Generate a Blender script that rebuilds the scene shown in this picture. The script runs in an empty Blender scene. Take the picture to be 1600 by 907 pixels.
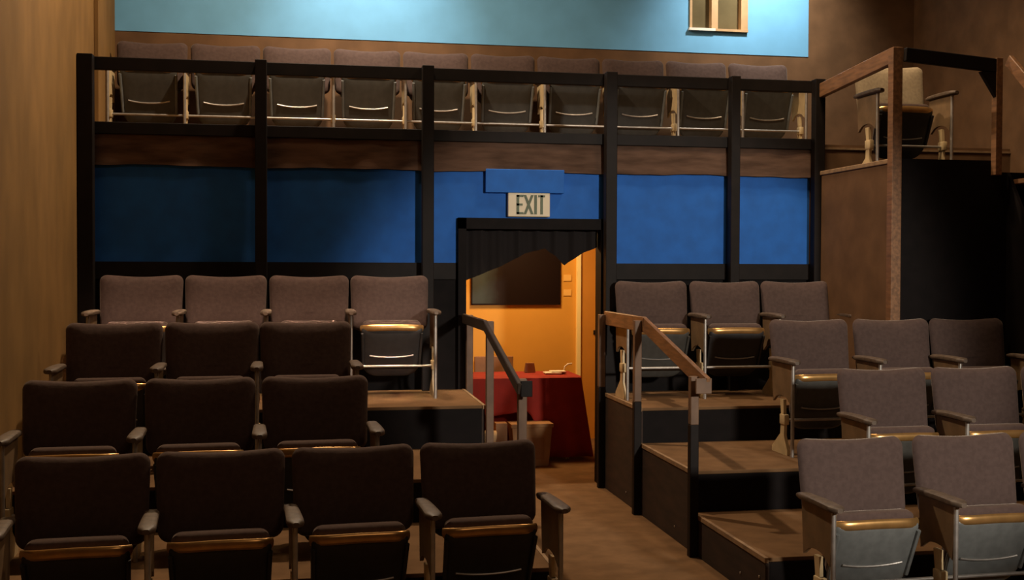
import bpy, bmesh, math, random
from mathutils import Vector, Matrix
random.seed(4)
S = bpy.context.scene
C = S.collection
R = math.radians

# ------------------------------------------------------------------ camera, light, exposure
cam_d = bpy.data.cameras.new('camera'); cam = bpy.data.objects.new('camera', cam_d); C.objects.link(cam)
yaw, pit, rol = R(10.2915), R(-1.2207), R(.2008)
fw = Vector((math.sin(yaw)*math.cos(pit), math.cos(yaw)*math.cos(pit), math.sin(pit)))
rt = Vector((math.cos(yaw), -math.sin(yaw), 0)); up = rt.cross(fw)
rt2 = rt*math.cos(rol)+up*math.sin(rol); up2 = -rt*math.sin(rol)+up*math.cos(rol)
cam.matrix_world = Matrix(((rt2.x, up2.x, -fw.x, 0), (rt2.y, up2.y, -fw.y, 0), (rt2.z, up2.z, -fw.z, 1.5344), (0, 0, 0, 1)))
cam_d.sensor_width = 36; cam_d.lens = 1792.1/1600*36; cam_d.clip_start = .05
S.camera = cam

w = bpy.data.worlds.new('world'); S.world = w; w.use_nodes = True
w.node_tree.nodes['Background'].inputs[0].default_value = (0.02, 0.015, 0.01, 1)
w.node_tree.nodes['Background'].inputs[1].default_value = 0.2

def lamp(name, kind, loc, target, power, color, size=.1, angle=60, blend=1.0, sy=None):
    d = bpy.data.lights.new(name, kind); o = bpy.data.objects.new(name, d); C.objects.link(o)
    o.location = loc; d.energy = power; d.color = color
    if target is not None:
        o.rotation_euler = (Vector(target)-Vector(loc)).to_track_quat('-Z', 'Y').to_euler()
    if kind == 'SPOT': d.spot_size = R(angle); d.spot_blend = blend; d.shadow_soft_size = size
    elif kind == 'AREA':
        d.size = size
        if sy: d.shape = 'RECTANGLE'; d.size_y = sy
    else: d.shadow_soft_size = size
    return o

WARM = (1, .62, .32); SOFT = (1, .74, .48); NEUT = (1, .86, .70)
lamp('balcony_spot', 'SPOT', (.50, 8.35, 4.75), (.50, 9.2, 3.35), 140, (1, .92, .80), .06, 72)
lamp('balcony_spot', 'SPOT', (3.75, 8.4, 4.6), (3.75, 9.2, 3.55), 200, (1, .92, .80), .08, 92)
lamp('stage_spot', 'SPOT', (3.4, -1.3, 2.7), (2.19, 7.8, .85), 1450, (1, .89, .76), .2, 25.5, .35)
lamp('wall_wash', 'SPOT', (-.80, 7.66, 4.9), (-1.42, 6.3, 3.75), 270, (1, .70, .38), .12, 88)
lamp('side_spot', 'SPOT', (3.3, 6.9, 4.8), (4.1, 7.5, 2.4), 130, (1, .74, .46), .1, 84)
lamp('house_light', 'AREA', (.3, 7.60, 4.93), (.3, 6.6, 0), 130, (1, .74, .50), .12)
lamp('house_light', 'AREA', (2.9, 6.4, 4.9), (2.9, 5.2, 0), 40, (1, .70, .44), .5)
lamp('front_fill', 'AREA', (1.6, 1.0, 4.7), (1.4, 5.5, .8), 19, (1, .66, .42), 1.2)
_b = lamp('row_fill', 'AREA', (-.25, 5.2, 4.9), (-.25, 7.35, 1.0), 7.5, (1, .70, .50), 2.3, sy=.1); _b.data.spread = R(14)  # added narrow fill that brightens the rear left row
lamp('lobby_light', 'AREA', (1.75, 9.12, 2.12), (1.75, 9.12, 0), 30, (1, .60, .25), .35)

S.view_settings.view_transform = 'Standard'; S.view_settings.look = 'None'
S.view_settings.exposure = 0.0; S.view_settings.gamma = 1; S.view_settings.use_curve_mapping = False

# ------------------------------------------------------------------ materials
def mat(name, col, rough=.7, metal=0, noise=0, scale=60, bump=0, sheen=0, col2=None, stretch=(1, 1, 1), spec=.5, coat=0):
    m = bpy.data.materials.new(name); m.use_nodes = True
    nt = m.node_tree; b = nt.nodes['Principled BSDF']
    b.inputs['Base Color'].default_value = (*col, 1); b.inputs['Roughness'].default_value = rough
    b.inputs['Metallic'].default_value = metal; b.inputs['Specular IOR Level'].default_value = spec
    b.inputs['Sheen Weight'].default_value = sheen; b.inputs['Coat Weight'].default_value = coat
    if sheen: b.inputs['Sheen Roughness'].default_value = .4; b.inputs['Sheen Tint'].default_value = (1, .85, .7, 1)
    if noise or bump:
        tc = nt.nodes.new('ShaderNodeTexCoord'); mp = nt.nodes.new('ShaderNodeMapping')
        mp.inputs['Scale'].default_value = stretch
        nt.links.new(tc.outputs['Object'], mp.inputs[0])
        n = nt.nodes.new('ShaderNodeTexNoise'); n.inputs['Scale'].default_value = scale; n.inputs['Detail'].default_value = 6
        nt.links.new(mp.outputs[0], n.inputs['Vector'])
        if noise:
            r = nt.nodes.new('ShaderNodeValToRGB')
            c2 = col2 or tuple(c*(1-noise) for c in col)
            r.color_ramp.elements[0].color = (*c2, 1); r.color_ramp.elements[0].position = .35
            r.color_ramp.elements[1].color = (*[min(1, c*(1+noise*.4)) for c in col], 1); r.color_ramp.elements[1].position = .65
            nt.links.new(n.outputs[0], r.inputs[0]); nt.links.new(r.outputs[0], b.inputs['Base Color'])
        if bump:
            bp = nt.nodes.new('ShaderNodeBump'); bp.inputs['Strength'].default_value = bump; bp.inputs['Distance'].default_value = .004
            nt.links.new(n.outputs[0], bp.inputs['Height']); nt.links.new(bp.outputs[0], b.inputs['Normal'])
    return m
M = dict(
    blue=mat('blue_paint', (.009, .135, .56), .75, noise=.12, scale=9, bump=.1),
    blue_lit=mat('lit_blue_paint', (.155, .44, .74), .7, noise=.07, scale=5, bump=.1),  # the lower wall's blue with overexposed light painted into the colour
    fabric_lit=mat('lit_seat_fabric', (.40, .32, .21), .9, noise=.15, scale=60, sheen=.1),  # seat fabric with strong lamp light painted into the colour
    black=mat('black_paint', (.006, .004, .004), .7, noise=.3, scale=14, spec=.15),
    blackcloth=mat('black_drape', (.010, .007, .007), .95),
    wallL=mat('brown_wall_covering', (.215, .120, .038), .85, noise=.18, scale=2.2, bump=.15, stretch=(1, 2.2, 1), spec=.2),
    wallR=mat('brown_paint', (.155, .085, .042), .85, noise=.22, scale=5, bump=.2, spec=.2),
    carpet=mat('brown_carpet', (.178, .102, .05), .95, noise=.2, scale=7, bump=.8, spec=.1),
    fascia=mat('carpet_fascia', (.125, .075, .052), .95, noise=.4, scale=6, bump=.8, stretch=(.6, 1, 3), spec=.1),
    edge=mat('worn_edging', (.30, .19, .10), .7, noise=.3, scale=20),
    sideboard=mat('dark_stained_board', (.032, .016, .009), .75, noise=.4, scale=5, stretch=(1, 1, 4)),
    fabric=mat('seat_fabric', (.088, .060, .053), .95, noise=.13, scale=45, bump=.35, sheen=.28, spec=.1),
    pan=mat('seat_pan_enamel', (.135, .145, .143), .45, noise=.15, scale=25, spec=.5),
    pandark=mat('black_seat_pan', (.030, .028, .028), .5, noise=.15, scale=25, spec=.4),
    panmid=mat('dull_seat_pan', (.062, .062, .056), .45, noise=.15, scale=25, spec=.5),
    rim=mat('varnished_rim', (.62, .36, .13), .30, metal=.75, noise=.25, scale=12),
    arm=mat('armrest_covering', (.12, .085, .06), .55, noise=.3, scale=35),
    plate=mat('brown_side_enamel', (.21, .135, .07), .5, noise=.2, scale=12),
    cream=mat('cream_enamel', (.64, .50, .28), .45, noise=.15, scale=14),
    steel=mat('dull_steel', (.50, .48, .45), .38, metal=.7, noise=.15, scale=30),
    wood=mat('stained_timber', (.235, .115, .05), .55, noise=.35, scale=9, stretch=(6, .8, 6), bump=.1),
    woodR=mat('painted_timber', (.17, .10, .06), .6, noise=.25, scale=9),
    darkrail=mat('dark_rail_timber', (.045, .028, .018), .45, noise=.3, scale=10),
    darkpost=mat('shaded_post_timber', (.009, .006, .005), .6, noise=.3, scale=10, spec=.2),
    note=mat('note_paper', (.80, .50, .14), .8),
    yellow=mat('yellow_paint', (.66, .345, .05), .7, noise=.06, scale=3),
    yellowtrim=mat('pale_yellow_gloss', (.98, .88, .45), .5, noise=.04, scale=3),
    yellowdoor=mat('ochre_door_paint', (.62, .29, .045), .55, noise=.08, scale=3),
    red=mat('red_tablecloth', (.27, .013, .005), .85, noise=.15, scale=8),
    card=mat('cardboard', (.36, .20, .09), .85, noise=.15, scale=8),
    brownwood=mat('brown_plywood', (.30, .15, .06), .6, noise=.2, scale=8),
    paper=mat('white_paper', (.82, .78, .68), .8, noise=.05, scale=5),
    sign=mat('sign_face', (.80, .70, .50), .5, noise=.04, scale=5),
    letter=mat('sign_letters', (.12, .16, .10), .6, noise=.1, scale=9),
    poster=mat('dark_poster', (.008, .003, .002), .6, noise=.3, scale=3, spec=.15),
    darkmetal=mat('dark_metal', (.03, .025, .02), .4, metal=.6),
    boothframe=mat('booth_window_timber', (.50, .32, .16), .6, noise=.15, scale=9),
    boothpane=mat('booth_glass', (.13, .105, .055), .12, noise=.2, scale=4),
    ceil=mat('dark_ceiling', (.03, .025, .02), .9, noise=.1, scale=3),
    cloth=mat('beige_cloth', (.5, .36, .2), .9, noise=.2, scale=12),
)

pm = bpy.data.materials.new('poster_print_glare'); pm.use_nodes = True; M['print'] = pm  # dark print, with a glass reflection painted in as a grey gradient
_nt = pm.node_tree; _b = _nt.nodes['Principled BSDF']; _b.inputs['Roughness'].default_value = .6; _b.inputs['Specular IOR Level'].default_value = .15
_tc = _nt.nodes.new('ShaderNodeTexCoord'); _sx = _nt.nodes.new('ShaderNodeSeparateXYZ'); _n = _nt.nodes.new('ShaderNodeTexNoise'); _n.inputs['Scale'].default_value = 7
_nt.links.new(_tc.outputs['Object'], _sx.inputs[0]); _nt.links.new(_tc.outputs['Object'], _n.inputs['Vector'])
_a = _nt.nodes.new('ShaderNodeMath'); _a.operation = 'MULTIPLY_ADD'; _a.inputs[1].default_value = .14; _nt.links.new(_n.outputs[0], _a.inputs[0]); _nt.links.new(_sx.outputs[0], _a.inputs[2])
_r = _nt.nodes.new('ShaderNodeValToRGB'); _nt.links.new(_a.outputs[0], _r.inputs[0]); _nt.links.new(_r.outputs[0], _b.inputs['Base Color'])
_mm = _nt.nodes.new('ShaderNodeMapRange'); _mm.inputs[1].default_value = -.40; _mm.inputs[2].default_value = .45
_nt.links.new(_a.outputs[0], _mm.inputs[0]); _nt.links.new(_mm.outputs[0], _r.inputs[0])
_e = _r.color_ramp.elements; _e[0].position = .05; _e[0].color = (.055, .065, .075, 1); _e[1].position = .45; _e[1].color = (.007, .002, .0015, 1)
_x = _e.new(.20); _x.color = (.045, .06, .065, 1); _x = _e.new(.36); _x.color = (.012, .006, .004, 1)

# ------------------------------------------------------------------ mesh helpers
def add_box(bm, lo, hi, bev=0, seg=2, mtx=None):
    lo = Vector(lo); hi = Vector(hi)
    r = bmesh.ops.create_cube(bm, size=1)
    vs = r['verts']
    for v in vs: v.co = Vector(((v.co.x+.5)*(hi.x-lo.x)+lo.x, (v.co.y+.5)*(hi.y-lo.y)+lo.y, (v.co.z+.5)*(hi.z-lo.z)+lo.z))
    if bev:
        es = list({e for v in vs for e in v.link_edges})
        r2 = bmesh.ops.bevel(bm, geom=es, offset=bev, segments=seg, affect='EDGES', profile=.5)
        vs = list({v for f in r2['faces'] for v in f.verts} | {v for v in vs if v.is_valid})
    if mtx:
        for v in vs: v.co = mtx @ v.co
    return vs
def add_tube(bm, pts, rx, rz=None, n=10, caps=True, upv=(0, 0, 1)):
    rz = rz or rx; rings = []; pts = [Vector(p) for p in pts]
    for i, p in enumerate(pts):
        t = (pts[min(i+1, len(pts)-1)]-pts[max(i-1, 0)]).normalized()
        u = Vector(upv)
        if abs(t.dot(u)) > .98: u = Vector((0, 1, 0))
        a = t.cross(u).normalized(); b = a.cross(t).normalized()
        rings.append([bm.verts.new(p+a*rx*math.cos(2*math.pi*k/n)+b*rz*math.sin(2*math.pi*k/n)) for k in range(n)])
    for i in range(len(rings)-1):
        for k in range(n): bm.faces.new((rings[i][k], rings[i][(k+1) % n], rings[i+1][(k+1) % n], rings[i+1][k]))
    if caps: bm.faces.new(rings[0][::-1]); bm.faces.new(rings[-1])
def beam(bm, a, b, wd, ht, bev=.004):
    """rectangular timber from a to b (centre line), wd across, ht in the upright direction"""
    a = Vector(a); b = Vector(b); d = b-a; L = d.length; t = d.normalized()
    u = Vector((0, 0, 1))
    if abs(t.z) > .9: u = Vector((0, 1, 0))
    s = t.cross(u).normalized(); u = s.cross(t).normalized()
    m = Matrix(((s.x, t.x, u.x, a.x), (s.y, t.y, u.y, a.y), (s.z, t.z, u.z, a.z), (0, 0, 0, 1)))
    add_box(bm, (-wd/2, 0, -ht/2), (wd/2, L, ht/2), bev, 1, m)
def prism(bm, poly, axis, a, b):
    """extrude a 2-D outline between a and b along axis"""
    def P(u, v, c): return {'x': (c, u, v), 'y': (u, c, v), 'z': (u, v, c)}[axis]
    A = [bm.verts.new(P(u, v, a)) for u, v in poly]; B = [bm.verts.new(P(u, v, b)) for u, v in poly]
    n = len(poly)
    for i in range(n): bm.faces.new((A[i], A[(i+1) % n], B[(i+1) % n], B[i]))
    bm.faces.new(A[::-1]); bm.faces.new(B)
def rrect(wb, wt, h, rb, rtp, n=7):
    """rounded outline, bottom width wb, top width wt, bottom at z=0"""
    out = []
    for cx, cz, r, a0 in ((wt/2-rtp, h-rtp, rtp, 0), (-wt/2+rtp, h-rtp, rtp, 90), (-wb/2+rb, rb, rb, 180), (wb/2-rb, rb, rb, 270)):
        for k in range(n):
            a = R(a0+90*k/(n-1)); out.append((cx+r*math.cos(a), cz+r*math.sin(a)))
    # add points along the straight runs
    res = []
    for i in range(len(out)):
        p = out[i]; q = out[(i+1) % len(out)]; res.append(p)
        L = math.hypot(q[0]-p[0], q[1]-p[1]); m = int(L/.05)
        for j in range(1, m): res.append((p[0]+(q[0]-p[0])*j/m, p[1]+(q[1]-p[1])*j/m))
    return res
def pillow(bm, outline, th_front, th_back, power=5, mod=None, mtx=None):
    cx = sum(p[0] for p in outline)/len(outline); cz = (min(p[1] for p in outline)+max(p[1] for p in outline))/2
    rs = [.35, .65, .85, .93, .975, 1]
    def ring(r, y):
        o = []
        for (x, z) in outline:
            v = Vector((cx+(x-cx)*r, y, cz+(z-cz)*r))
            if mod: v = mod(v)
            if mtx: v = mtx @ v
            o.append(bm.verts.new(v))
        return o
    F = [ring(r, -th_front*(1-r**power)**.5) for r in rs[:-1]]; E = ring(1, 0); B = [ring(r, th_back*(1-r**power)**.5) for r in rs[:-1][::-1]]
    seq = F+[E]+B; n = len(outline)
    for i in range(len(seq)-1):
        for k in range(n): bm.faces.new((seq[i][k], seq[i][(k+1) % n], seq[i+1][(k+1) % n], seq[i+1][k]))
    bm.faces.new(seq[0][::-1]); bm.faces.new(seq[-1])
def obj(name, bm, m, parent=None, smooth=False, loc=None):
    bmesh.ops.recalc_face_normals(bm, faces=bm.faces)
    me = bpy.data.meshes.new(name); bm.to_mesh(me); bm.free()
    me.materials.append(m)
    if smooth:
        for p in me.polygons: p.use_smooth = True
        me.set_sharp_from_angle(angle=R(38))
    o = bpy.data.objects.new(name, me); C.objects.link(o)
    if parent: o.parent = parent
    if loc: o.location = loc
    return o
def boxes(name, lst, m, parent=None, bev=0, smooth=False):
    bm = bmesh.new()
    for lo, hi in lst: add_box(bm, lo, hi, bev)
    return obj(name, bm, m, parent, smooth)
def struct(o, label=None):
    o['kind'] = 'structure'
    if label: o['label'] = label
    return o
def tag(o, label, cat, group=None):
    o['label'] = label; o['category'] = cat
    if group: o['group'] = group
    return o
def thing(name, label, cat, loc=(0, 0, 0), rotz=0, group=None):
    o = bpy.data.objects.new(name, None); C.objects.link(o); o.empty_display_size = .1
    o.location = loc; o.rotation_euler = (0, 0, rotz)
    return tag(o, label, cat, group)

# ------------------------------------------------------------------ dimensions
XL, XR = -1.418, 5.2           # side walls
YW, YB, YE = 7.80, 9.20, -1.5  # wall under the balcony, upper back wall, wall behind the viewer
AL, AR = 1.075, 2.045          # aisle edges
RW = {1: 3.863, 2: 4.847, 3: 5.831, 4: 6.815}
FH = {1: 0, 2: .219, 3: .438, 4: .656}; LFH4 = .69
DECK = 2.42; SDECK = 2.205
CEIL = 5.0

# ------------------------------------------------------------------ room shell
struct(boxes('floor', [((XL-.1, YE, -.1), (XR+.1, 11, 0))], M['carpet']), 'brown carpet floor')
struct(boxes('ceiling', [((XL-.1, YE, CEIL), (XR+.1, YB+.1, CEIL+.1))], M['ceil']))
struct(boxes('wall_left', [((XL-.1, YE, 0), (XL, YB+.1, CEIL))], M['wallL']), 'brown covered side wall')
struct(boxes('wall_right', [((XR, YE, 0), (XR+.1, YB+.1, CEIL))], M['wallR']))
struct(boxes('wall_front', [((XL-.1, YE-.1, 0), (XR+.1, YE, CEIL))], M['wallR']))
# upper back wall: brown below, blue with painted light above, brown strip right; the booth window is an opening
WX0, WX1, WZ0, WZ1 = 3.165, 3.675, 3.52, 4.25
struct(boxes('wall_back', [((XL, YB, 2.3), (XR, YB+.1, 3.32)), ((4.225, YB, 3.32), (XR, YB+.1, CEIL)),
    ], M['wallR']), 'brown lower part of the upper back wall')
struct(boxes('wall_back_upper', [((XL, YB-.005, 3.32), (WX0, YB+.1, CEIL)), ((WX1, YB-.005, 3.32), (4.225, YB+.1, CEIL)),
    ((WX0, YB-.005, 3.32), (WX1, YB+.1, WZ0)), ((WX0, YB-.005, WZ1), (WX1, YB+.1, CEIL))], M['blue_lit']), 'blue upper back wall with bright light painted in')
wn = struct(boxes('window_1', [((WX0, YB-.02, WZ0), (WX0+.02, YB+.1, WZ1)), ((WX1-.06, YB-.02, WZ0), (WX1, YB+.1, WZ1)),
    ((WX0+.19, YB-.02, WZ0), (WX0+.245, YB+.1, WZ1)), ((WX0, YB-.02, WZ1-.03), (WX1, YB+.1, WZ1))], M['boothframe']), 'projection booth window in the blue wall')
boxes('window_sill', [((WX0-.01, YB-.035, WZ0-.018), (WX0+.22, YB+.1, WZ0+.002))], M['paper'], wn)
boxes('window_sill', [((WX0+.22, YB-.03, WZ0-.018), (WX1, YB+.1, WZ0+.002))], M['boothframe'], wn)
for a, b in ((WX0+.02, WX0+.19), (WX0+.245, WX1-.06)):
    boxes('window_pane', [((a, YB+.045, WZ0), (b, YB+.055, WZ1-.03))], M['boothpane'], wn)
# wall under the balcony: black dado, blue band, doorway
DX0, DX1, DZ = 1.075, 2.045, 1.80
struct(boxes('wall_back_dado', [((XL, YW, 0), (DX0, YW+.1, 1.552)), ((DX1, YW, 0), (XR, YW+.1, 1.552))], M['black']), 'black lower wall under the balcony')
struct(boxes('wall_back_band', [((XL, YW-.004, 1.552), (DX0, YW+.1, 2.42)), ((DX1, YW-.004, 1.552), (3.6, YW+.1, 2.42)), ((DX0, YW-.004, DZ), (DX1, YW+.1, 2.42))], M['blue']), 'blue painted band under the balcony')
struct(boxes('trim_1', [((XL, YW-.03, 1.44), (1.02, YW-.0045, 1.552)), ((2.1, YW-.03, 1.44), (3.63, YW-.0045, 1.552))], M['darkpost']), 'dark board under the blue band')
struct(boxes('wall_back_right', [((3.6, YW-.002, 1.552), (XR, YW+.1, 2.42))], M['wallR']))
struct(boxes('trim_2', [((3.66, YW-.012, 2.385), (XR, YW-.0025, 2.40))], M['edge']))
dr = struct(boxes('door_1', [((1.035, YW-.05, 0), (1.09, YW+.12, 1.86)), ((2.036, YW-.05, 0), (2.0485, YW+.10, 1.86)), ((1.035, YW-.05, 1.785), (2.0485, YW+.12, 1.86))], M['black']), 'black frame of the open doorway')
struct(boxes('trim_3', [((XL, 8.30, DECK), (XL+.03, 8.62, CEIL))], M['wallL'], None, .003), 'shallow pilaster on the left wall above the balcony')
# balcony deck and its carpeted edge
struct(boxes('floor_balcony', [((XL, YW+.002, DECK-.12), (XR, YB, DECK))], M['carpet']), 'balcony deck')

def wavy_strip(x0, x1, y, ztop, zbot, amp, th=.02, n=120):
    bm = bmesh.new(); rows = []
    for i in range(n+1):
        x = x0+(x1-x0)*i/n
        wv = amp*(math.sin(x*5.1)+.6*math.sin(x*11.7+1)+.35*math.sin(x*27))
        yy = y-.004-.006*math.sin(x*19)*math.sin(x*3.1)
        rows.append([bm.verts.new((x, y+th, ztop)), bm.verts.new((x, yy, ztop)), bm.verts.new((x, yy-.006, (ztop+zbot)/2)), bm.verts.new((x, yy-.012, zbot+wv)), bm.verts.new((x, y+th, zbot+wv))])
    for a, b in zip(rows, rows[1:]):
        for k in range(4): bm.faces.new((a[k], a[k+1], b[k+1], b[k]))
    return bm
tag(obj('carpet_strip', wavy_strip(XL+.01, 3.6, YW-.03, 2.40, 2.178, .004), M['fascia'], smooth=True), 'brown carpet strip hanging along the balcony edge above the blue wall', 'carpet')

# lobby behind the doorway
struct(boxes('wall_lobby_back', [((XL, 9.9, 0), (2.40, 10.0, 2.15)), ((3.26, 9.9, 0), (4.2, 10.0, 2.15))], M['yellow']), 'yellow lobby wall')
struct(boxes('wall_lobby_side', [((.75, YW+.1, 0), (.85, 9.9, 2.15)), ((3.3, YW+.1, 0), (3.4, 9.9, 2.15))], M['yellow']))
struct(boxes('ceiling_lobby', [((.7, YW+.1, 2.15), (4.2, 10.0, 2.25))], M['yellow']))
d2 = struct(boxes('door_2', [((2.408, 9.87, 0), (3.22, 9.90, 2.0))], M['yellowdoor']), 'ochre lobby door')
boxes('door_frame', [((2.375, 9.85, 0), (2.408, 9.90, 2.1)), ((3.22, 9.85, 0), (3.28, 9.90, 2.1)), ((2.408, 9.85, 2.0), (3.22, 9.9, 2.1))], M['yellowtrim'], d2)
bm = bmesh.new(); add_box(bm, (2.525, 9.855, .925), (2.59, 9.87, .965), .004); add_tube(bm, [(2.56, 9.86, .945), (2.56, 9.82, .945), (2.60, 9.80, .945)], .009)
obj('door_handle', bm, M['darkmetal'], d2)

# ------------------------------------------------------------------ seating platforms
def platform(name, label, x0, x1, y0, y1, z, side, cut=None):
    """side: +1 aisle face on the left (right block), -1 aisle face on the right"""
    t = thing(name, label, 'platform', ((x0+x1)/2, (y0+y1)/2, 0))
    ox, oy = (x0+x1)/2, (y0+y1)/2
    def B(nm, lst, m, bev=0): return boxes(nm, [((a[0]-ox, a[1]-oy, a[2]), (b[0]-ox, b[1]-oy, b[2])) for a, b in lst], m, t, bev)
    B('carpet_top', [((x0+.012, y0+.012, z-.02), (x1, y1, z))], M['carpet'], .003)
    B('front_board', [((x0+.01, y0+.005, 0.0), (x1, y0+.03, z-.02))], M['black'])
    ax = x0 if side > 0 else x1
    s = (ax, ax+.02) if side > 0 else (ax-.02, ax)
    B('side_board', [((s[0], y0+.004, 0.0), (s[1], y1-.002, z-.02))], M['sideboard'], .002)
    e = (ax-.004, ax+.014) if side > 0 else (ax-.014, ax+.004)
    B('edge_strip', [((e[0], y0, z-.022), (e[1], y1, z+.003))], M['edge'], .002)
    if side > 0:
        for (yy, zz) in ((y0+.07, z-.10), (y0+.30, .075)) :
            bm = bmesh.new(); r = bmesh.ops.create_uvsphere(bm, u_segments=10, v_segments=6, radius=.007)
            for v in r['verts']: v.co = Vector((v.co.x*.4+ax-ox-.002, v.co.y+yy-oy, v.co.z+zz))
            obj('screw_head', bm, M['steel'], t, True)
    return t
for i in (2, 3, 4):
    y1 = RW[i+1] if i < 4 else YW-.055
    nm = {2: 'lowest', 3: 'middle', 4: 'highest'}[i]
    platform('seating_platform', f'{nm} carpeted step platform right of the aisle', AR, XR if i < 4 else 3.62, RW[i], y1 , FH[i], 1)
    platform('seating_platform', f'{nm} carpeted step platform left of the aisle', XL, AL, RW[i], y1, FH[i] if i < 4 else LFH4, -1)

# ------------------------------------------------------------------ balcony railing with full-height posts
t = thing('balcony_railing', 'black timber railing with six tall posts along the rear balcony', 'railing', (1.1, YW-.1, 0))
def loc_boxes(nm, lst, m, t, bev=.004):
    o = t.location
    return boxes(nm, [((a[0]-o.x, a[1]-o.y, a[2]-o.z), (b[0]-o.x, b[1]-o.y, b[2]-o.z)) for a, b in lst], m, t, bev)
for px, pw, zb in ((-1.367, .095, LFH4), (-.275, .075, LFH4), (.82, .078, LFH4), (2.088, .078, 0), (2.988, .066, FH[4]), (3.62, .075, FH[4])):
    loc_boxes('post', [((px-pw/2, YW-.135, zb), (px+pw/2, YW-.06, 2.872))], M['darkpost'], t)
loc_boxes('top_rail', [((-1.40, YW-.058, 2.785), (3.655, YW-.02, 2.868))], M['darkpost'], t)
loc_boxes('bottom_rail', [((-1.40, YW-.058, 2.375), (3.655, YW-.034, 2.452))], M['darkpost'], t)

# ------------------------------------------------------------------ theatre seat prototype
# local frame: origin on the floor below the front face of the backrest top, sitter looks along -y
SP = .53
def build_parts(with_right):
    parts = {}
    # backrest
    bm = bmesh.new()
    rec = R(9)
    def mod(v):
        k = v.x/.256
        z = v.z
        if z > .2: z -= .012*(1-k*k)**2*((z-.2)/.16)*.9 if abs(k) < 1 else 0
        y = v.y+.018*(k*k)*-1+.0
        return Vector((v.x, y, z))
    mt = Matrix.Translation((0, .03, .775)) @ Matrix.Rotation(-rec, 4, 'X') @ Matrix.Translation((0, 0, -.365))
    pillow(bm, rrect(.495, .510, .365, .05, .045), .042, .03, 6, mod, mt)
    parts['backrest'] = bm
    bm = bmesh.new()
    mt2 = Matrix.Translation((0, .055, .765)) @ Matrix.Rotation(-rec, 4, 'X') @ Matrix.Translation((0, 0, -.40))
    pillow(bm, rrect(.43, .45, .385, .08, .04), .012, .014, 8, mod, mt2)
    parts['back_shell'] = bm
    # folded seat, leaning forward at the top
    ms = Matrix.Translation((0, -.125, .15)) @ Matrix.Rotation(R(22), 4, 'X')
    bm = bmesh.new()
    pillow(bm, rrect(.345, .378, .345, .09, .035), .03, .07, 5, None, ms @ Matrix.Translation((0, .045, 0)))
    parts['seat'] = bm
    bm = bmesh.new()
    pillow(bm, rrect(.375, .388, .345, .10, .02), .022, .02, 9, None, ms @ Matrix.Translation((0, .005, -.028)))
    parts['seat_pan'] = bm
    for s, c_ in ((-1, 'L'), (1, 'R')):      # pressed side flanges of the pan
        bm = bmesh.new(); parts['pan_flange'+c_] = bm
        add_tube(bm, [ms @ Vector((s*(.180+.008*k/6), -.012, .06+.225*k/6)) for k in range(7)], .010, .012, 8)
    bm = bmesh.new()
    add_tube(bm, [ms @ Vector((-.14+.28*k/12, -.021, .118+.014*(abs(k-6)/6)**2.2)) for k in range(13)], .006, .0050, 8)
    parts['pan_crease'] = bm
    bm = bmesh.new()
    pts = []
    for k in range(17):
        a = k/16*2-1
        pts.append(ms @ Vector((a*.196, -.006+.03*abs(a)**8, .322-.006*a*a-.014*abs(a)**10)))
    add_tube(bm, pts, .010, .021, 12)
    parts['seat_rim'] = bm
    # chrome bar between the standards
    bm = bmesh.new(); add_tube(bm, [(-SP/2+.01, -.245, .20), (SP/2-.01, -.245, .20)], .0085, n=10)
    parts['crossbar'] = bm
    for s, tagn in ((-1, 'L'), (1, 'R')):
        if s > 0 and not with_right: continue
        x = s*SP/2
        bm = bmesh.new()
        # armrest pad, wider and rounder at the front
        n = 12; prev = None
        y0, y1 = -.405, -.055
        for i in range(n+1):
            u = i/n; y = y0+(y1-y0)*u
            wd = (.036-.008*u)*(min(1, (u/.09)) if u < .09 else 1)**.5*(1 if u < .95 else .8)
            wd = max(wd, .012); hz = .0155 if .04 < u < .97 else .010
            zc = .545-.012*u*0+.004*math.sin(u*math.pi)
            ring = [bm.verts.new((x+wd*math.copysign(abs(math.cos(a))**.6, math.cos(a)), y, zc+hz*math.copysign(abs(math.sin(a))**.7, math.sin(a)))) for a in [2*math.pi*k/14 for k in range(14)]]
            if prev:
                for k in range(14): bm.faces.new((prev[k], prev[(k+1) % 14], ring[(k+1) % 14], ring[k]))
            else: bm.faces.new(ring[::-1])
            prev = ring
        bm.faces.new(prev)
        parts['armrest'+tagn] = bm
        bm = bmesh.new()
        # side plate with an arched lower edge
        poly = [(-.36, .53), (-.08, .53), (-.10, .30)]
        for k in range(1, 8):
            a = math.pi*k/8; poly.append((-.215+.10*math.cos(a), .30+.045*math.sin(a)))
        poly += [(-.335, .30)]
        prism(bm, poly, 'x', x-.008, x+.008)
        parts['side_plate'+tagn] = bm; bm = bmesh.new()
        # hinge boss and foot bracket
        add_box(bm, (x-.016, -.275, .175), (x+.016, -.205, .235), .006)
        prism(bm, [(-.26, .235), (-.215, .235), (-.205, .12), (-.09, .03), (-.09, 0), (-.30, 0), (-.30, .03), (-.255, .11)], 'x', x-.009, x+.009)
        prism(bm, [(-.245, .32), (-.20, .32), (-.215, .22), (-.25, .22)], 'x', x-.009, x+.009)
        parts['standard'+tagn] = bm
        bm = bmesh.new()
        add_tube(bm, [(x, -.35, 0), (x, -.35, .53)], .0105, n=12)
        parts['front_tube'+tagn] = bm
    return parts
MATS = dict(backrest='fabric', back_shell='pan', seat='fabric', seat_pan='pan', pan_flange='pan', pan_crease='steel', seat_rim='rim', crossbar='steel', armrest='arm', standard='cream', side_plate='plate', front_tube='steel')
_mesh = {}
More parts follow.
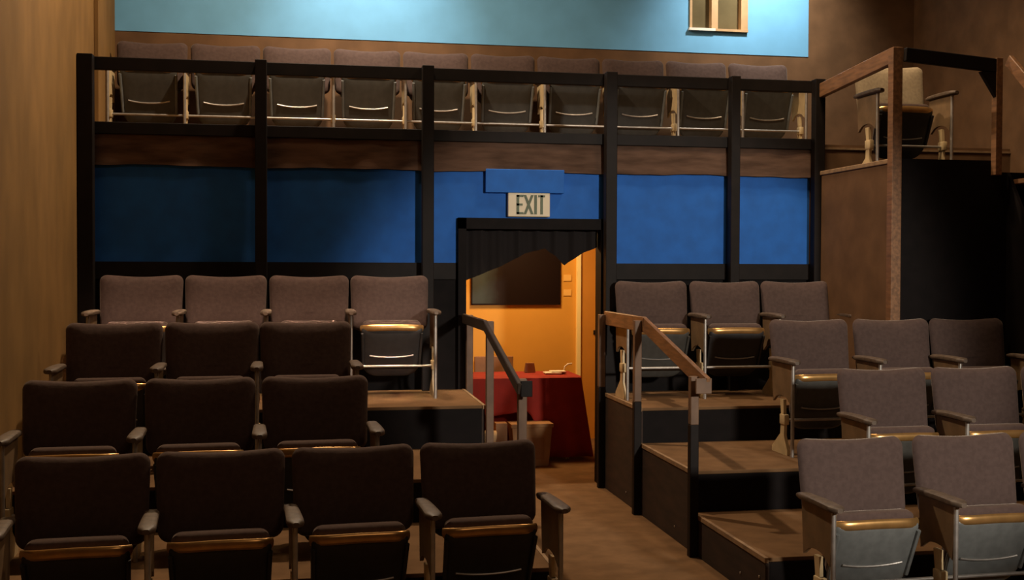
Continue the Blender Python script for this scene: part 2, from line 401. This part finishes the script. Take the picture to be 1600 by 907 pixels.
def make_mesh(key, bm):
    bmesh.ops.recalc_face_normals(bm, faces=bm.faces)
    base = key.rstrip('LR') if key[-1] in 'LR' else key
    me = bpy.data.meshes.new(base); bm.to_mesh(me); bm.free(); me.materials.append(M[MATS[base]])
    for p in me.polygons: p.use_smooth = True
    me.set_sharp_from_angle(angle=R(40)); return base, me
for k, bm in build_parts(True).items(): _mesh[k] = make_mesh(k, bm)
SUB = {'back_shell': 'backrest', 'seat_pan': 'seat', 'pan_flangeL': 'seat', 'pan_flangeR': 'seat', 'pan_crease': 'seat', 'seat_rim': 'seat'}
_cp = _mesh['side_plateL'][1].copy(), _mesh['side_plateR'][1].copy()
for _m in _cp: _m.materials[0] = M['cream']
_pd = {}
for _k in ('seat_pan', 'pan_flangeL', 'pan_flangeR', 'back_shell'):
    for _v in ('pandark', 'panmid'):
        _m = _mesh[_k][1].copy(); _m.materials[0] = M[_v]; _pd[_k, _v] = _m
LAB = {'seat_rim': 'shiny golden front rim of the folded seat', 'crossbar': 'thin bright metal crossbar', 'standardL': 'cream painted side standard', 'standardR': 'cream painted side standard'}
def seat(x, y, z, label, group, right=False, rotz=0, tilt=0, skip=(), tall=False, pan=None):
    t = thing('theater_seat', label, 'theatre seat', (x, y, z), rotz, group)
    made = {}
    for k in ('backrest', 'seat', 'crossbar', 'armrestL', 'standardL', 'side_plateL', 'front_tubeL', 'armrestR', 'standardR', 'side_plateR', 'front_tubeR', 'back_shell', 'seat_pan', 'pan_flangeL', 'pan_flangeR', 'pan_crease', 'seat_rim'):
        if k in skip or (k[-1] == 'R' and k != 'pan_flangeR' and not right): continue
        base, me = _mesh[k]
        if (k, pan) in _pd and not (tall and 'flange' in k): me = _pd[k, pan]
        if tall and base == 'side_plate': me = _cp[k[-1] == 'R']
        o = bpy.data.objects.new(base, me); C.objects.link(o); made[k] = o
        o.parent = made[SUB[k]] if k in SUB else t
        if k in LAB: o['label'] = LAB[k]
    if tilt:   # seat not folded quite as far: turn about the hinge
        h = Vector((0, -.125, .17)); made['seat'].rotation_euler = (R(tilt), 0, 0)
        made['seat'].location = h - Matrix.Rotation(R(tilt), 3, 'X') @ h
    if tall:   # deeper pans on the balcony seats
        made['seat'].scale = (1.04, 1, 1.27); made['seat'].location = (0, 0, .15-.15*1.27+.012)
    return t
ORD = ['first', 'second', 'third', 'fourth', 'fifth', 'sixth', 'seventh', 'eighth', 'ninth', 'tenth']
ROWN = {1: 'front', 2: 'second', 3: 'third', 4: 'rearmost raised'}
rows = [
    (1, 'L', [(-.861, 4.765), (-.331, 4.80), (.205, 4.83), (.74, 4.87)]),
    (2, 'L', [(-1.025, 5.61), (-.482, 5.62), (.055, 5.64)]),
    (3, 'L', [(-1.02, 6.57), (-.50, 6.58), (.012, 6.59)]),
    (4, 'L', [(-1.01, 7.57), (-.49, 7.57), (.035, 7.57), (.555, 7.57)]),
    (1, 'R', [(2.385, 4.72), (2.945, 4.74), (3.49, 4.76)]),
    (2, 'R', [(3.025, 5.64), (3.57, 5.65), (4.11, 5.66)]),
    (3, 'R', [(3.02, 6.53), (3.565, 6.54), (4.08, 6.55)]),
    (4, 'R', [(2.345, 7.57), (2.875, 7.57), (3.395, 7.57)]),
]
for r, s, L in rows:
    z = FH[r] if not (r == 4 and s == 'L') else LFH4-.02+.02
    for i, (x, y) in enumerate(L):
        if s == 'L':
            frm = ORD[i]+' from the left wall' if i < len(L)-1 else 'at the aisle end'
            lab = f'folded brown theatre seat, {ROWN[r]} row left of the aisle, {frm}'
        else:
            frm = 'at the aisle end' if i == 0 else ORD[i]+' from the aisle'
            lab = f'folded grey theatre seat, {ROWN[r]} row right of the aisle, {frm}'
        a = 0
        if i+1 < len(L): a = math.atan2(L[i+1][1]-y, L[i+1][0]-x)
        elif i: a = math.atan2(y-L[i-1][1], x-L[i-1][0])
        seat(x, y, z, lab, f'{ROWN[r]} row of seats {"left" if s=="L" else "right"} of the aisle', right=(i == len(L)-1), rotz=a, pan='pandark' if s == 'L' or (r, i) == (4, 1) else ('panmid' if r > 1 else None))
bx = [-1.11+.5305*k for k in range(10)]
for k, x in enumerate(bx):
    lab = f'folded seat on the rear balcony behind the railing, {ORD[k]} from the left' if k < 9 else 'folded seat on the rear balcony, last one at the right end'
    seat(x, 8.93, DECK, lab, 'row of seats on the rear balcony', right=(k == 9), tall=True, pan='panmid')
_sc = seat(3.955, 7.32, SDECK-.065, 'single folded seat standing alone on the small side balcony', None, right=True, pan='pandark')
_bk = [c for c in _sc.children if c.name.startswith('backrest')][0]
_bk.data = _bk.data.copy(); _bk.data.materials[0] = M['fabric_lit']; _bk['label'] = 'pale beige lit backrest'

# ------------------------------------------------------------------ handrails
def handrail(label, x, mm, mpost, face):
    t = thing('stair_handrail', label, 'handrail', (x, 6.8, 0))
    g = .045
    for (yy, zt) in ((7.66, 1.20), (6.80, 1.20), (5.76, .955)):
        bm = bmesh.new(); add_box(bm, (-g/2, yy-6.8-g/2, 0.0), (g/2, yy-6.8+g/2, zt), .004)
        if face > 0:
            bm.free(); bm = bmesh.new(); add_box(bm, (-g/2, yy-6.8-g/2, .70), (g/2, yy-6.8+g/2, zt), .004)
            b2 = bmesh.new(); add_box(b2, (-g/2-.001, yy-6.8-g/2-.001, 0), (g/2+.001, yy-6.8+g/2+.001, .70), .004)  # dark sleeve paints the shade on the lower post
            obj('post_shade', b2, M['darkpost'], t)['label'] = 'lower half of the post darkened by painted shade'
        obj('post', bm, mpost, t)
    bm = bmesh.new(); beam(bm, (face*.035, .88, 1.175), (face*.035, -.045, 1.175), .025, .095 if face > 0 else .065)
    obj('upper_rail', bm, mm, t)
    bm = bmesh.new(); beam(bm, (face*.035, -.045, 1.175), (face*.035, -1.16, .915), .025, .09 if face > 0 else .06)
    obj('sloping_rail', bm, mm, t)
    bm = bmesh.new(); add_box(bm, (-.03, -1.165, .875), (.055 if face > 0 else .03, -1.15, .955), .003)
    obj('rail_cap', bm, M['woodR'] if face > 0 else M['darkpost'], t)
    return t
handrail('brown timber handrail on the right edge of the aisle', 2.02, M['wood'], M['woodR'], 1)
handrail('dark timber handrail on the left edge of the aisle', 1.10, M['darkrail'], M['woodR'], -1)

# ------------------------------------------------------------------ side balcony
SB = 6.65; SX = 3.63
struct(boxes('floor_side_balcony', [((SX+.031, SB, SDECK-.17), (XR, YW-.004, SDECK-.065))], M['black']), 'small side balcony deck')
struct(boxes('wall_side_balcony', [((SX, SB+.06, FH[3]), (SX+.03, YW-.14, SDECK-.02))], M['wallR']), 'brown panel below the side balcony')
bm = bmesh.new(); prism(bm, [(SX+.035, .44), (SX+.035, SDECK+.005), (4.31, SDECK+.005), (4.56, 1.69), (5.1, .45)], 'y', SB-.035, SB-.002)
tag(obj('black_panel', bm, M['black']), 'tall black panel with a slanting edge below the side balcony', 'panel')
t = thing('balcony_railing', 'brown timber railing around the small side balcony', 'railing', (SX, SB, 0))
o_ = t.location
loc_boxes('post', [((SX-.035, SB-.05, FH[3]), (SX+.03, SB+.015, 2.90))], M['wood'], t)
loc_boxes('post', [((4.275, SB-.09, SDECK-.09), (4.32, SB-.037, 2.85))], M['wood'], t)
bm = bmesh.new(); beam(bm, (.0, .03, 2.855), (.0, 1.07, 2.785), .04, .10); obj('side_rail', bm, M['wood'], t)
bm = bmesh.new(); beam(bm, (.03, -.07, 2.85), (.67, -.07, 2.80), .035, .085); obj('front_rail', bm, M['darkpost'], t)
bm = bmesh.new(); beam(bm, (.02, .02, SDECK-.005), (.02, 1.10, SDECK-.005), .06, .03); obj('edge_board', bm, M['edge'], t)
bm = bmesh.new(); prism(bm, [(.54, 2.76), (.66, 2.76), (.66, 2.58)], 'y', -.085, -.055); obj('corner_brace', bm, M['darkpost'], t)
t = thing('ladder_stair', 'steep timber stair with handrail coming down from the side balcony', 'stairs', (4.70, 6.2, 0))
bm = bmesh.new(); beam(bm, (-.33, .38, 2.84), (-.33, -.60, 1.98), .03, .075); obj('stair_rail', bm, M['wood'], t)
bm = bmesh.new(); prism(bm, [(.41, .44), (.41, 2.135), (.385, 2.10), (.07, 1.60), (-.60, .50), (-.60, .44)], 'x', -.312, -.29); obj('stringer', bm, M['black'], t)
bm = bmesh.new(); prism(bm, [(.41, 2.20), (.385, 2.13), (-.60, .50), (-.60, .44), (-.50, .44), (.41, 1.95)], 'x', .30, .325); obj('stringer', bm, M['black'], t)
bm = bmesh.new(); add_box(bm, (-.345, -.615, .44), (-.315, -.585, 2.0), .003); obj('stair_post', bm, M['wood'], t)
for k in range(6):
    bm = bmesh.new(); add_box(bm, (-.29, .41-.155*k-.24, 2.06-.25*k), (.30, .41-.155*k-.01, 2.09-.25*k), .004); obj('tread', bm, M['wood'], t)

# ------------------------------------------------------------------ exit sign on its blue board
tag(boxes('wall_board', [((1.223, YW-.058, 2.034), (1.771, YW-.0045, 2.195))], M['blue'], None, .004), 'blue boxed board above the exit sign', 'board')
t = thing('exit_sign', 'lit cream exit sign with green letters above the doorway', 'sign', (1.525, YW-.03, 1.862))
bm = bmesh.new(); add_box(bm, (-.147, -.02, .008), (.147, .022, .174), .006); obj('sign_housing', bm, M['sign'], t)
bm = bmesh.new()
def ltr(x0, x1, z0, z1): add_box(bm, (x0, -.0245, z0), (x1, -.0195, z1))
zb, zt = .026, .158
ltr(-.088, -.070, zb, zt); ltr(-.088, -.040, zb, zb+.014); ltr(-.088, -.040, zt-.014, zt); ltr(-.088, -.046, .085, .099)
for sgn in (1, -1):
    prism(bm, [(-.004-.026*sgn-.009, zb), (-.004-.026*sgn+.009, zb), (-.004+.026*sgn+.009, zt), (-.004+.026*sgn-.009, zt)], 'y', -.0245-.0005*sgn, -.0195)
ltr(.036, .054, zb, zt)
ltr(.079, .096, zb, zt); ltr(.064, .111, zt-.014, zt)
obj('letters', bm, M['letter'], t)['label'] = 'dark green word EXIT'

# ------------------------------------------------------------------ black curtain gathered up in the doorway
bm = bmesh.new()
prof = [(1.09, 1.425), (1.115, 1.435), (1.36, 1.535), (1.52, 1.62), (1.66, 1.655), (1.735, 1.60), (1.80, 1.535), (1.86, 1.58), (1.925, 1.62), (2.035, 1.665)]
def zb_(x):
    for (a, za), (b, zb2) in zip(prof, prof[1:]):
        if a <= x <= b: return za+(zb2-za)*(x-a)/(b-a)
    return prof[-1][1]
n = 90; prevr = None
for i in range(n+1):
    x = 1.092+(2.033-1.092)*i/n
    y = YW+.055+.014*math.sin(x*46)+.006*math.sin(x*97)
    z0 = zb_(x)
    ring = [bm.verts.new((x, y, 1.79)), bm.verts.new((x, y+.004*math.sin(x*23), (1.79+z0)/2)), bm.verts.new((x, y, z0)), bm.verts.new((x, y+.012, z0+.002)), bm.verts.new((x, y+.012, 1.79))]
    if prevr:
        for k in range(4): bm.faces.new((prevr[k], prevr[k+1], ring[k+1], ring[k]))
    prevr = ring
tag(obj('door_curtain', bm, M['blackcloth'], smooth=True), 'black curtain drawn up diagonally across the top of the doorway', 'curtain')

# ------------------------------------------------------------------ lobby furniture
t = thing('folding_table', 'folding table under a red cloth seen through the doorway', 'table', (1.72, 9.0, 0))
boxes('tabletop', [((-.62, -.20, .625), (.42, .25, .655))], M['brownwood'], t, .004)
for sx in (-.52, .34):
    bm = bmesh.new(); add_tube(bm, [(sx, -.15, .625), (sx, -.15, 0)], .013); add_tube(bm, [(sx, .20, .625), (sx, .20, 0)], .013); add_tube(bm, [(sx, -.15, .3), (sx, .20, .3)], .01)
    obj('leg', bm, M['steel'], t)
bm = bmesh.new(); add_tube(bm, [(-.50, -.16, .385), (.12, -.16, .40)], .010); obj('brace', bm, M['steel'], t)
bm = bmesh.new()
x0, x1, yf, yb, zt = 1.085, 2.15, 8.785, 9.26, .663
nx, nz = 70, 10
def hem(x): 
    if x < 1.72: return .385-.015*math.sin(x*14)
    k = min(1, (x-1.72)/.16); return .385-(k*k*(3-2*k))*.35
cols = []
for i in range(nx+1):
    x = x0+(x1-x0)*i/nx; h = hem(x); col = [(x, yb+.02, .05), (x, yb, zt), (x, (yf+yb)/2, zt), (x, yf+.01, zt)]
    for j in range(nz+1):
        k = j/nz; z = zt-.008-(zt-.008-h)*k
        fl = .018*k*math.sin(x*34+.6*math.sin(x*9))
        xx = x+.09*k*max(0, (x-1.9)/.25)
        col.append((xx, yf-.012-.03*k+fl, z))
    cols.append(col)
# right-hand end drop
for e in range(1, 9):
    k = e/8; h = .04; col = [(x1+.004, yb, zt)]*1
    y = yf+(yb-yf)*k
    c = [(x1+.004, yb+.02, .05), (x1+.004, yb, zt), (x1+.004, max(y, (yf+yb)/2), zt), (x1+.004, y, zt)]
    for j in range(nz+1):
        kk = j/nz; z = zt-.008-(zt-.008-h)*kk
        c.append((x1+.01+.10*kk+.012*kk*math.sin(k*20), y, z))
    cols.append(c)
vs = [[bm.verts.new(p) for p in c] for c in cols]
for a, b in zip(vs, vs[1:]):
    for k in range(len(a)-1):
        try: bm.faces.new((a[k], a[k+1], b[k+1], b[k]))
        except ValueError: pass
bmesh.ops.remove_doubles(bm, verts=bm.verts, dist=.0008)
o = obj('tablecloth', bm, M['red'], smooth=True)
md = o.modifiers.new('s', 'SOLIDIFY'); md.thickness = .004; md.offset = 1
tag(o, 'red tablecloth hitched up at the front of the lobby table', 'tablecloth')
# cardboard box under the table
t = thing('cardboard_box', 'tan cardboard box with a lid in front of the red cloth', 'box', (1.722, 8.66, 0))
bm = bmesh.new(); prism(bm, [(-.135, .0), (.125, .0), (.15, .30), (-.16, .30)], 'y', -.09, .09); obj('box_body', bm, M['card'], t)
boxes('box_lid', [((-.17, -.10, .295), (.16, .10, .325))], M['card'], t, .004)
boxes('box_label', [((-.05, -.0925, .05), (.09, -.0895, .22))], M['brownwood'], t)
tag(boxes('plywood_board', [((1.44, 8.60, 0), (1.53, 8.70, .33))], M['brownwood'], None, .003), 'narrow upright brown board beside the cardboard box', 'board')
for zz, lb in ((.235, 'upper'), (.10, 'lower')):
    bm = bmesh.new(); add_tube(bm, [(1.30, 8.55, zz), (1.40, 8.53, zz+.004), (1.425, 8.53, zz)], .055, .05, 12)
    tag(obj('rolled_cloth', bm, M['cloth'], smooth=True), f'{lb} of two beige rolled cloths beside the left handrail post', 'cloth roll')
tag(boxes('cloth_crate', [((1.28, 8.50, .0), (1.42, 8.62, .045))], M['brownwood'], None, .003), 'low brown crate under the rolled cloths', 'crate')
# things behind and on the table
t = thing('wooden_chair', 'low wooden chair back showing behind the red table', 'chair', (1.58, 9.45, 0))
boxes('backrest', [((-.18, .0, .52), (.15, .02, .775))], M['brownwood'], t, .006)
boxes('seat', [((-.18, -.0, .40), (.15, .32, .43))], M['brownwood'], t, .006)
for sx in (-.16, .13):
    for sy in (.015, .29): boxes('leg', [((sx-.015, sy-.012, 0), (sx+.015, sy+.018, .40 if sy > .1 else .52))], M['brownwood'], t)
bm = bmesh.new(); prism(bm, [(-.045, 0), (.045, 0), (.033, .075), (-.033, .075)], 'y', -.02, .02)
tag(obj('card_holder', bm, M['brownwood'], loc=(1.81, 9.15, .667)), 'small brown card stand on the red tablecloth', 'stand')
bm = bmesh.new(); add_box(bm, (-.07, -.06, 0), (.06, .06, .012), .002); add_box(bm, (-.02, -.05, .0122), (.10, .05, .022), .002)
tag(obj('paper_stack', bm, M['paper'], loc=(1.97, 9.0, .667)), 'white papers lying on the right of the red tablecloth', 'papers')
bm = bmesh.new(); add_tube(bm, [(0, 0, 0), (.01, 0, .05), (.035, 0, .07), (.07, 0, .075)], .006); add_tube(bm, [(0, 0, 0), (0, 0, .008)], .025)
tag(obj('stick_holder', bm, M['paper'], loc=(2.07, 9.05, .667)), 'small curved white stick holder at the end of the red tablecloth', 'holder')  # thin stick in a round foot, not a lamp
# picture on the lobby wall
t = thing('framed_poster', 'large dark poster with a grey glass reflection painted at left on the yellow lobby wall', 'poster', (1.83, 9.89, 1.19))
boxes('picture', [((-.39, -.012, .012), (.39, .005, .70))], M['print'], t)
boxes('picture_frame', [((-.395, -.018, 0), (.395, .006, .012)), ((-.395, -.018, .70), (.395, .006, .712)), ((.385, -.018, .0), (.397, .006, .712)), ((-.397, -.018, 0), (-.387, .006, .712))], M['poster'], t)
for zz, lb in ((1.40, 'upper'), (1.27, 'lower')):
    tag(boxes('wall_note', [((2.26, 9.892, zz), (2.33, 9.899, zz+.055))], M['note'], None), f'{lb} small paper note right of the dark poster', 'note')
